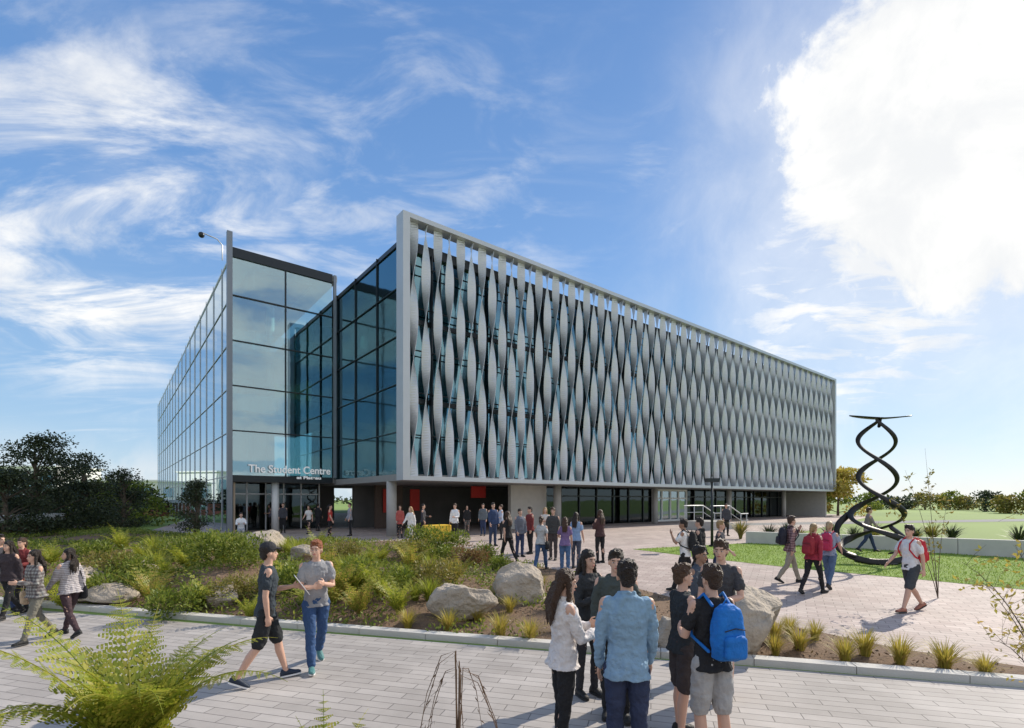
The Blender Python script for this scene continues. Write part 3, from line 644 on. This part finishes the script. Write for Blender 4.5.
            for s in (-1,1):
                MB().tube([T((s*.09,-.13,1.43)),T((s*.10,-.03,1.505+inf*.4)),T((s*.11,.10+inf,1.40)),T((s*.13,.135+inf,1.28)),T((s*.165,.06,1.14)),T((s*.13,-.13,1.05))],.015,6).build('strap',m,t,True)
            MB().tube([T((-.03,-.2,1.45)),T((0,-.2,1.49)),T((.03,-.2,1.45))],.008,6).build('handle',m,t,True)
        else:
            q=MB(); q.loft([[T((.22+cx,cy,z)) for cx,cy in [(rx*cos(a),ry*sin(a)) for a in [2*pi*i/14 for i in range(14)]]] for z,rx,ry in ((.72,.04,.10),(.76,.06,.16),(.9,.055,.16),(.98,.03,.14))])
            q.build('bag_body',m,t,True,vox=.012,sm=2,disp=.015)
            MB().tube([T((.21,.1,.97)),T((.15,.08,1.25)),T((.12,-.01,1.50)),T((.16,-.09,1.25)),T((.21,-.1,.97))],.01,6).build('strap',m,t,True)
    if hold:
        s,sh,el,wr,fd=arms[0]; c=wr+fd*.1; q=MB(); nm,col,sz,lb=hold
        t=thing(nm,lb,nm,(x,y,G(y)+.008),-R(yaw)); t.scale=(S,S,S)
        M_=Matrix.Rotation(R(35),3,'X')
        vs=[c+M_@V((a*sz*.35,.004*k_,b_*sz*.5)) for k_ in (-1,1) for a,b_ in ((-1,-1),(1,-1),(1,1),(-1,1))]
        q.add(vs,[(3,2,1,0),(4,5,6,7),(0,1,5,4),(1,2,6,5),(2,3,7,6),(3,0,4,7)]); q.build('sheet' if nm=='paper' else 'cover',cloth(col,.6),t)
    return root
BLK=(.018,.018,.02); NVY=(.03,.045,.10); DEN=(.05,.09,.18); WHT=(.66,.65,.64); GRY=(.30,.31,.33); BRN=(.07,.035,.018); DBR=(.025,.015,.01); BLD=(.40,.26,.12); GNG=(.30,.09,.03)
pp=person
pp(266,683,1.77,62,'walkh','tee',(.035,.045,.055),'shorts',(.018,.02,.022),'cap',DBR,'man in dark tee and shorts with a black cap walking right with a paper',(.02,.03,.05),hy=-12,hold=('paper',WHT,.3,'white paper held by the man in the dark tee and shorts'))
pp(316,667,1.76,150,'walkh2','tee',(.25,.25,.26),'jeans',(.035,.075,.17),'short',GNG,'red haired man in grey tee and blue jeans walking beside the kerb',(.08,.2,.2),hy=25)
pp(563,0,1.67,75,'hold','jacket',(.60,.56,.54),'skinny',BLK,'long',BRN,'woman in a pale jacket with long brown hair at the centre foreground',fem=1,d=4.45,hp=8)
pp(627,0,1.79,4,'stand','shirt',(.20,.31,.42),'jeans',(.03,.04,.08),'short',DBR,'man in a washed denim shirt seen from behind in the foreground',d=4.1)
pp(588,0,1.70,150,'cross','jacket',(.03,.032,.035),'skinny',(.03,.03,.035),'long',DBR,'woman with long black hair in a dark jacket facing the denim shirt man',fem=1,d=5.9)
pp(616,0,1.76,190,'stand2','hoodie',(.05,.06,.055),'jeans',BLK,'short',(.03,.018,.01),'dark haired man in a dark top half hidden behind the denim shirt man',d=5.3)
pp(712,0,1.73,345,'stand2','tee',BLK,'shorts',(.34,.33,.32),'short',(.06,.03,.015),'man in black tee and grey shorts with a bright blue backpack',d=4.3,bag=('pack',(.01,.14,.46),'bright blue backpack on the man in grey shorts'))
pp(721,0,1.82,215,'stand2','tee',(.05,.05,.055),'shorts',(.10,.09,.08),'short',BRN,'brown haired man in a charcoal tee facing left in front of the tan boulder',d=5.9,shoe=(.4,.4,.4))
pp(682,0,1.66,80,'hold','tee',(.025,.03,.035),'shorts',(.05,.04,.04),'short',(.10,.05,.025),'person in black at the left of the blue backpack holding a red folder',d=4.9,hold=('folder',(.40,.03,.03),.3,'red folder held by the person in black'))
pp(699,0,1.68,140,'cross','shirt',(.07,.08,.10),'jeans',BLK,'short',DBR,'dark haired person in a slate shirt between the red folder and the tan boulder',d=6.6,skin=1)
pp(685,592,1.78,300,'strap','tee',WHT,'jeans',BLK,'short',DBR,'man in a white shirt and black trousers striding on the plaza',bag=('pack',BLK,'black backpack on the man in the white shirt'),skin=1)
pp(701,589,1.80,305,'walk','hoodie',BLK,'loose',BLK,'short',DBR,'man all in black walking beside the man in the white shirt')
pp(719,588,1.72,120,'walk','tee',(.06,.06,.07),'jeans',NVY,'short',BLD,'fair haired man in a charcoal tee just right of the man all in black')
pp(790,583,1.78,100,'strap','shirt',(.34,.22,.22,1),'jeans',(.28,.25,.20),'short',BRN,'man in a plaid shirt and pale trousers walking on the plaza',hy=-10,bag=('pack',(.02,.02,.03),'black backpack on the man in the plaid shirt'))
pp(813,594,1.70,60,'walk2','jacket',(.30,.03,.05),'skinny',BLK,'tail',BLD,'fair woman in a dark red jacket and black leggings',fem=1,bag=('pack',(.25,.02,.03),'dark red backpack on the fair woman'))
pp(829,588,1.70,50,'walk','tee',(.25,.30,.40),'jeans',(.08,.13,.22),'tail',(.5,.36,.2),'blonde woman in a grey blue tee and jeans',fem=1,bag=('pack',(.40,.03,.08),'crimson backpack on the blonde woman'))
pp(911,612,1.80,262,'walk','tee',WHT,'shorts',(.05,.055,.06),'short',DBR,'man in a white tee and dark shorts walking left at the right of the plaza',shoe=(.3,.12,.08),hy=-15,bag=('pack',(.45,.02,.03),'red backpack on the man in the white tee'))
pp(70,636,1.50,285,'walk2','jacket',(.46,.44,.44,2),'skinny',(.05,.03,.035),'long',DBR,'woman in a light striped jacket and dark leggings walking at the far left',fem=1,hy=-60,bag=('side',BLK,'black shoulder bag on the woman in the light striped jacket'))
pp(36,642,1.50,200,'walkh','jacket',(.30,.30,.28,1),'skinny',(.16,.15,.12),'long',DBR,'woman in a patterned grey top and khaki trousers at the left',fem=1,bag=('side',(.4,.3,.2),'tan bag on the woman in khaki trousers'))
pp(10,618,1.52,180,'walk','jacket',(.04,.03,.035),'skinny',BLK,'long',DBR,'woman all in black cut by the left photo edge',fem=1)
pp(22,612,1.5,170,'stand2','coat',(.16,.03,.03),'skinny',BLK,'tail',BRN,'woman in a maroon coat behind the two women at the left',fem=1)
pp(-2,612,1.6,90,'walk','hoodie',(.05,.05,.06),'jeans',NVY,'short',DBR,'person in a charcoal hoodie half cut by the left edge')
pp(508,564,1.74,320,'walk','tee',BLK,'skinny',BLK,'long',BRN,'woman all in black walking away at the left of the middle crowd',fem=1)
pp(520,557,1.70,150,'stand','shirt',(.12,.13,.16),'jeans',NVY,'short',DBR,'person in a slate shirt second from left in the middle crowd')
pp(541,571,1.66,20,'walk2','tee',(.40,.40,.40),'jeans',DEN,'tail',BRN,'woman in a pale grey tee with a dark bag in the middle crowd',fem=1,bag=('side',BLK,'dark bag on the woman in the pale grey tee'))
pp(553,560,1.78,200,'stand','jacket',(.05,.05,.05),'jeans',(.06,.05,.05),'short',BRN,'man in a black jacket facing the camera in the middle crowd')
pp(565,574,1.64,10,'stand2','tee',(.18,.12,.25),'jeans',(.07,.13,.25),'long',BRN,'woman in a purple top and blue jeans in the middle crowd',fem=1)
pp(576,569,1.72,30,'stand','tee',(.22,.33,.5),'skinny',(.06,.07,.10),'long',DBR,'woman in a light blue top beside the woman in purple',fem=1)
pp(600,563,1.74,330,'cross','jacket',(.06,.03,.03),'skinny',BLK,'long',BRN,'woman in a dark brown jacket at the right of the middle crowd',fem=1)
pp(530,554,1.74,240,'stand','hoodie',(.16,.03,.03),'jeans',BLK,'short',DBR,'person in a red hoodie at the back of the middle crowd')
pp(545,551,1.68,180,'hold','tee',(.5,.48,.45),'jeans',BLK,'long',BLD,'blonde woman in a cream tee at the back of the middle crowd',fem=1)
pp(493,546,1.82,150,'stand','jacket',(.03,.05,.11),'jeans',(.03,.045,.09),'short',DBR,'man in a navy suit standing under the screen')
pp(501,540,1.70,250,'stand2','shirt',(.35,.4,.5),'jeans',BLK,'short',BRN,'man in a pale blue shirt beside the man in the navy suit')
pp(400,538,1.66,160,'stand','coat',(.35,.08,.07),'skinny',BLK,'long',BRN,'woman in a red coat beside the corner column',fem=1)
pp(411,544,1.68,210,'walk','coat',(.66,.65,.63),'skinny',(.5,.5,.5),'long',BLD,'woman in a white coat near the corner column',fem=1)
pp(423,540,1.74,90,'stand2','shirt',(.05,.05,.06),'jeans',BLK,'short',DBR,'man in black left of the gold table')
pp(455,541,1.76,200,'stand2','shirt',(.65,.65,.66),'jeans',BLK,'short',BRN,'man in a white shirt right of the gold table')
pp(467,535,1.64,170,'stand','jacket',BLK,'skinny',(.1,.1,.1),'long',DBR,'woman in a black jacket beside the man in the white shirt',fem=1)
pp(483,536,1.74,190,'stand','hoodie',(.1,.12,.14),'jeans',NVY,'short',DBR,'person in a grey green hoodie under the screen')
pp(330,538,1.70,80,'stand','tee',(.45,.05,.04),'skinny',BLK,'tail',DBR,'woman in a red top and black trousers near the entrance',fem=1)
pp(309,534,1.66,190,'walk','tee',(.6,.58,.55),'skinny',BLK,'long',BRN,'woman in a cream top and black trousers near the entrance',fem=1)
pp(318,531,1.72,10,'stand','jacket',BLK,'jeans',BLK,'short',DBR,'man in black between the two women near the entrance')
pp(283,533,1.76,160,'stand','jacket',(.05,.05,.06),'jeans',BLK,'short',BRN,'man in a dark jacket under the lettering')
pp(270,530,1.66,230,'stand2','tee',(.12,.12,.16),'jeans',BLK,'long',DBR,'woman in a slate top under the lettering',fem=1)
pp(350,536,1.78,240,'stand','shirt',(.3,.3,.33),'jeans',BLK,'short',DBR,'man in a grey shirt beside the right side of the entrance')
pp(241,541,1.70,150,'sit','shirt',(.68,.68,.68),'jeans',GRY,'short',DBR,'person in white sitting on the pale stone by the pylon',seat=1)
pp(726,536,1.74,180,'stand','jacket',(.05,.05,.06),'jeans',BLK,'short',DBR,'person in black standing by the handrail')
pp(868,552,1.72,110,'walk','shirt',(.25,.2,.2),'jeans',NVY,'short',BRN,'person in a brown shirt walking behind the sculpture')
x,y=gp(437,541); t=thing('table','small table under a gold cloth beneath the corner of the screen','table',(x,y,G(y)+.01),BA)
mb=MB(); rings=[]
for z,w in ((.75,1.0),(.74,1.02),(.4,1.04),(.02,1.08)): rings.append([(.6*w*abs(cos(a))**.3*(1 if cos(a)>0 else -1)*(1+.03*sin(a*14)*(.75-z)),.38*w*abs(sin(a))**.3*(1 if sin(a)>0 else -1)*(1+.04*sin(a*17)*(.75-z)),z) for a in [2*pi*i/48 for i in range(48)]])
mb.loft(rings); mb.build('tablecloth',cloth((.68,.44,.05)),t,True)
# ---------------------------------------------------------------- foreground plants
random.seed(5)
def at3(px,py,d): return Vector(((px-CX)/F*d,d,CH-(py-HZ)/F*d))
for i,(px,d,s,nn,lab) in enumerate([(134,2.85,1.08,20,'large yellow green fern in the bottom left foreground'),(40,2.5,.55,10,'smaller fern at the bottom left corner below the large fern')]):
    o=fern(nn,1.2,1.0,24,.24,.12,7).build('fern',LF if i==0 else LB); x,y=gd(px,d); o.location=(x,y,bankz(x,y)-.03); o.scale=(s*.82,s*.82,s); tag(o,lab,'fern')
x,y=gd(458,2.3); mb=MB()
for i in range(11):
    a=6.28*i/11+U(-.3,.3); l=U(.4,.9); q=Vector((cos(a)*.008,sin(a)*.008,0)); top=Vector((U(-.03,.03),U(-.03,.03),.88+U(-.10,.04))); e=Vector((cos(a)*l*.34,sin(a)*.2,0))
    mb.tube([q*2,q+Vector((0,0,.5)),top,top+e*.35+Vector((0,0,-.05*l)),top+e*.7+Vector((0,0,-.32*l)),top+e+Vector((0,0,-.8*l))],[.0028,.0024,.0022,.002,.0018,.001],5)
    for j in range(5):
        p=top+e*(.4+.12*j)+Vector((0,0,-(.10+.14*j)*l)); leaf(mb,p,Vector((cos(a)+U(-.5,.5),sin(a),-1.2)),.045,.006)
o=mb.build('dry_plant',mat('dry_stalk',(.12,.07,.04),.9)); o.location=(x,y,bankz(x,y)); tag(o,'dry brown drooping seed stalks at the bottom centre','dry plant')
x,y=gd(325,2.2); plant('fern','fernc',lambda:fern(9,.62,1,14,.22,.2),LF,x,y,bankz(x,y)-.02,1,'small fern tip poking in at the bottom edge left of the dry stalks','fern')
def sapling(base,tips,m,label,ls=.05,n=14,r=.012):
    t=thing('sapling',label,'sapling' ,base); tw=MB(); lf=MB(); base=Vector(base)
    for tip,mid in tips:
        a=Vector((0,0,0)); b_=mid-base; c=tip-base; pts=[]
        for i in range(9):
            q=i/8; pts.append(a*(1-q)**2+b_*2*q*(1-q)+c*q*q)
        tw.tube(pts,[r*(1-.85*i/8) for i in range(9)],5)
        for i in range(n):
            q=U(.35,1); p=a*(1-q)**2+b_*2*q*(1-q)+c*q*q; dd=rdir(.4)*.16
            tw.tube([p,p+dd*.6+Vector((0,0,.02)),p+dd*1.4],[r*.2,r*.15,r*.08],4)
            for e in range(5): leaf(lf,p+dd*U(.4,1.4),rdir(.2),ls*U(.7,1.3),ls*.45)
    tw.build('stem',BARK,t,True); lf.build('leaves',m,t)
bx,by=gd(938,11.5); b0=(bx,by,G(by))
sapling(b0,[(at3(925,448,11.5),at3(932,520,11.5)),(at3(905,470,11.4),at3(930,530,11.5)),(at3(885,500,11.6),at3(925,540,11.6)),(at3(950,490,11.3),at3(938,540,11.4))],LO,'thin sparse sapling rising behind the man in the white tee',.08,14,.009)
bx,by=gd(1075,4.4); b0=(bx,by,0.0)
sapling(b0,[(at3(962,562,4.4),at3(1030,600,4.4)),(at3(985,585,4.2),at3(1040,640,4.3)),(at3(1015,545,4.5),at3(1050,600,4.4)),(at3(990,640,4.3),at3(1030,640,4.3)),(at3(1022,500,4.6),at3(1060,560,4.5))],LY,'arching twigs with small yellow leaves at the right photo edge',.05,18,.009)
# ---------------------------------------------------------------- apply modifiers
dg=bpy.context.evaluated_depsgraph_get(); todo=[o for o in COL.objects if o.type=='MESH' and o.modifiers]; res=[]
for o in todo: res.append(bpy.data.meshes.new_from_object(o.evaluated_get(dg)))
for o,m in zip(todo,res):
    o.modifiers.clear(); mt=o.data.materials[0]; o.data=m
    if not m.materials: m.materials.append(mt)
# ---------------------------------------------------------------- light, sky, camera
AZ,EL=R(52),R(34); ST_=.15
sd=Vector((sin(AZ)*cos(EL),cos(AZ)*cos(EL),sin(EL)))
sl=bpy.data.lights.new('sun','SUN'); sl.energy=5; sl.angle=R(.5); sl.color=(1,.91,.78); so=bpy.data.objects.new('sun',sl); COL.objects.link(so); so.rotation_euler=(-sd).to_track_quat('-Z','Y').to_euler()
w=bpy.data.worlds.new('World'); scn.world=w; w.use_nodes=True; nt=w.node_tree; N=nt.nodes.new; L=nt.links.new; bg=nt.nodes['Background']; bg.inputs[1].default_value=ST_
sky=N('ShaderNodeTexSky'); sky.sky_type='NISHITA'; sky.sun_disc=False; sky.sun_elevation=EL; sky.sun_rotation=AZ; sky.air_density=1; sky.dust_density=.6; sky.ozone_density=2.0
tc=N('ShaderNodeTexCoord'); D_=tc.outputs['Generated']
def vm(op,a,b=None):
    n=N('ShaderNodeVectorMath'); n.operation=op
    if hasattr(a,'links'): L(a,n.inputs[0])
    else: n.inputs[0].default_value=a
    if b is not None:
        if hasattr(b,'links'): L(b,n.inputs[1])
        else: n.inputs[1].default_value=b
    return n
def mt_(op,a,b=0,c=None):
    n=N('ShaderNodeMath'); n.operation=op
    for i,q in enumerate((a,b,c)):
        if q is None: continue
        if hasattr(q,'links'): L(q,n.inputs[i])
        else: n.inputs[i].default_value=q
    return n.outputs[0]
def mr(v,a,b,c=0,d=1):
    n=N('ShaderNodeMapRange'); n.interpolation_type='SMOOTHSTEP'; L(v,n.inputs[0]); n.inputs[1].default_value=a; n.inputs[2].default_value=b; n.inputs[3].default_value=c; n.inputs[4].default_value=d; return n.outputs[0]
sp=N('ShaderNodeSeparateXYZ'); L(D_,sp.inputs[0]); zz=mt_('MAXIMUM',sp.outputs[2],.0); za=mt_('ADD',zz,.12)
cb=N('ShaderNodeCombineXYZ'); L(mt_('DIVIDE',sp.outputs[0],za),cb.inputs[0]); L(mt_('DIVIDE',sp.outputs[1],za),cb.inputs[1])
def noi(vec,sc,det,ro,dist=0,scl=(1,1,1),rot=0):
    mp=N('ShaderNodeMapping'); mp.inputs['Scale'].default_value=scl; mp.inputs['Rotation'].default_value=(0,0,rot); L(vec,mp.inputs[0])
    n=N('ShaderNodeTexNoise'); n.inputs['Scale'].default_value=sc; n.inputs['Detail'].default_value=det; n.inputs['Roughness'].default_value=ro; n.inputs['Distortion'].default_value=dist; L(mp.outputs[0],n.inputs[0]); return n.outputs['Fac']
def blob(px,py,inner,outer,nz,amt):
    v=Vector(((px-CX)/F,1,(HZ-py)/F)).normalized(); dt=vm('DOT_PRODUCT',D_,tuple(v)).outputs['Value']
    ang=mt_('MULTIPLY',mt_('ARCCOSINE',dt),180/pi); ang=mt_('ADD',ang,mt_('MULTIPLY',mt_('SUBTRACT',nz,.5),amt))
    return mr(ang,outer,inner)
n1=noi(cb.outputs[0],1.1,9,.55,.4); n2=noi(cb.outputs[0],1.3,11,.62,.9,(1,2.2,1),R(35)); n3=noi(cb.outputs[0],3.2,8,.6,.5,(1,1.8,1),R(30)); nd=noi(D_,6,10,.62,.4)
big=blob(1030,95,13,17.2,nd,20)
veil=mt_('MULTIPLY',blob(960,180,8,28,nd,16),.5)
tail=mt_('MULTIPLY',mt_('MULTIPLY',blob(880,285,5,15,nd,14),mr(n3,.34,.64)),.95)
cir=mt_('MULTIPLY',blob(105,215,5,20,nd,14),mr(n2,.40,.67)); cir2=mt_('MULTIPLY',blob(380,190,5,30,nd,14),mt_('MULTIPLY',mr(n3,.44,.74),.5))
gen=mt_('MULTIPLY',mr(n2,.54,.80),.42)
back=mt_('MULTIPLY',mr(sp.outputs[1],.1,-.35),mt_('MULTIPLY',mr(n1,.40,.56),.97))  # unseen bright clouds behind camera, added for fill light and glass reflections
low=mt_('MULTIPLY',mr(sp.outputs[2],.13,.0),mt_('ADD',.15,mt_('MULTIPLY',mr(nd,.45,.62),.6)))
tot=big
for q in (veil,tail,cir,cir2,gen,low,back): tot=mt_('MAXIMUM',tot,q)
cr=N('ShaderNodeValToRGB'); L(sp.outputs[2],cr.inputs[0]); E=cr.color_ramp.elements
g_=lambda r,g,b:(r/ST_/8,g/ST_/8,b/ST_/8,1)
E[0].position=0; E[0].color=g_(.50,.70,.88); E[1].position=.75; E[1].color=g_(.10,.26,.62)
e=E.new(.18); e.color=g_(.34,.57,.87); e=E.new(.42); e.color=g_(.19,.40,.79)
sc8=vm('SCALE',cr.outputs[0]); sc8.inputs['Scale'].default_value=8
mg=N('ShaderNodeMix'); mg.data_type='RGBA'; mg.inputs[0].default_value=.75; L(sky.outputs[0],mg.inputs[6]); L(sc8.outputs[0],mg.inputs[7])
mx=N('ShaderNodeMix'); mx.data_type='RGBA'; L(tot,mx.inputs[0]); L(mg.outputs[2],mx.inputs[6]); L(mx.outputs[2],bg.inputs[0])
cc=N('ShaderNodeMix'); cc.data_type='RGBA'; L(mr(nd,.35,.62),cc.inputs[0]); cc.inputs[6].default_value=(7.2,7.15,7.0,1); cc.inputs[7].default_value=(6.1,6.2,6.3,1); L(cc.outputs[2],mx.inputs[7])
cam=bpy.data.cameras.new('camera'); co=bpy.data.objects.new('camera',cam); COL.objects.link(co); co.location=(0,0,CH); co.rotation_euler=(pi/2,0,0); cam.sensor_width=36; cam.lens=F/1024*36; cam.shift_y=136/1024; cam.clip_start=.05; cam.clip_end=6000; scn.camera=co
scn.view_settings.view_transform='Standard'; scn.view_settings.look='None'; scn.view_settings.exposure=0
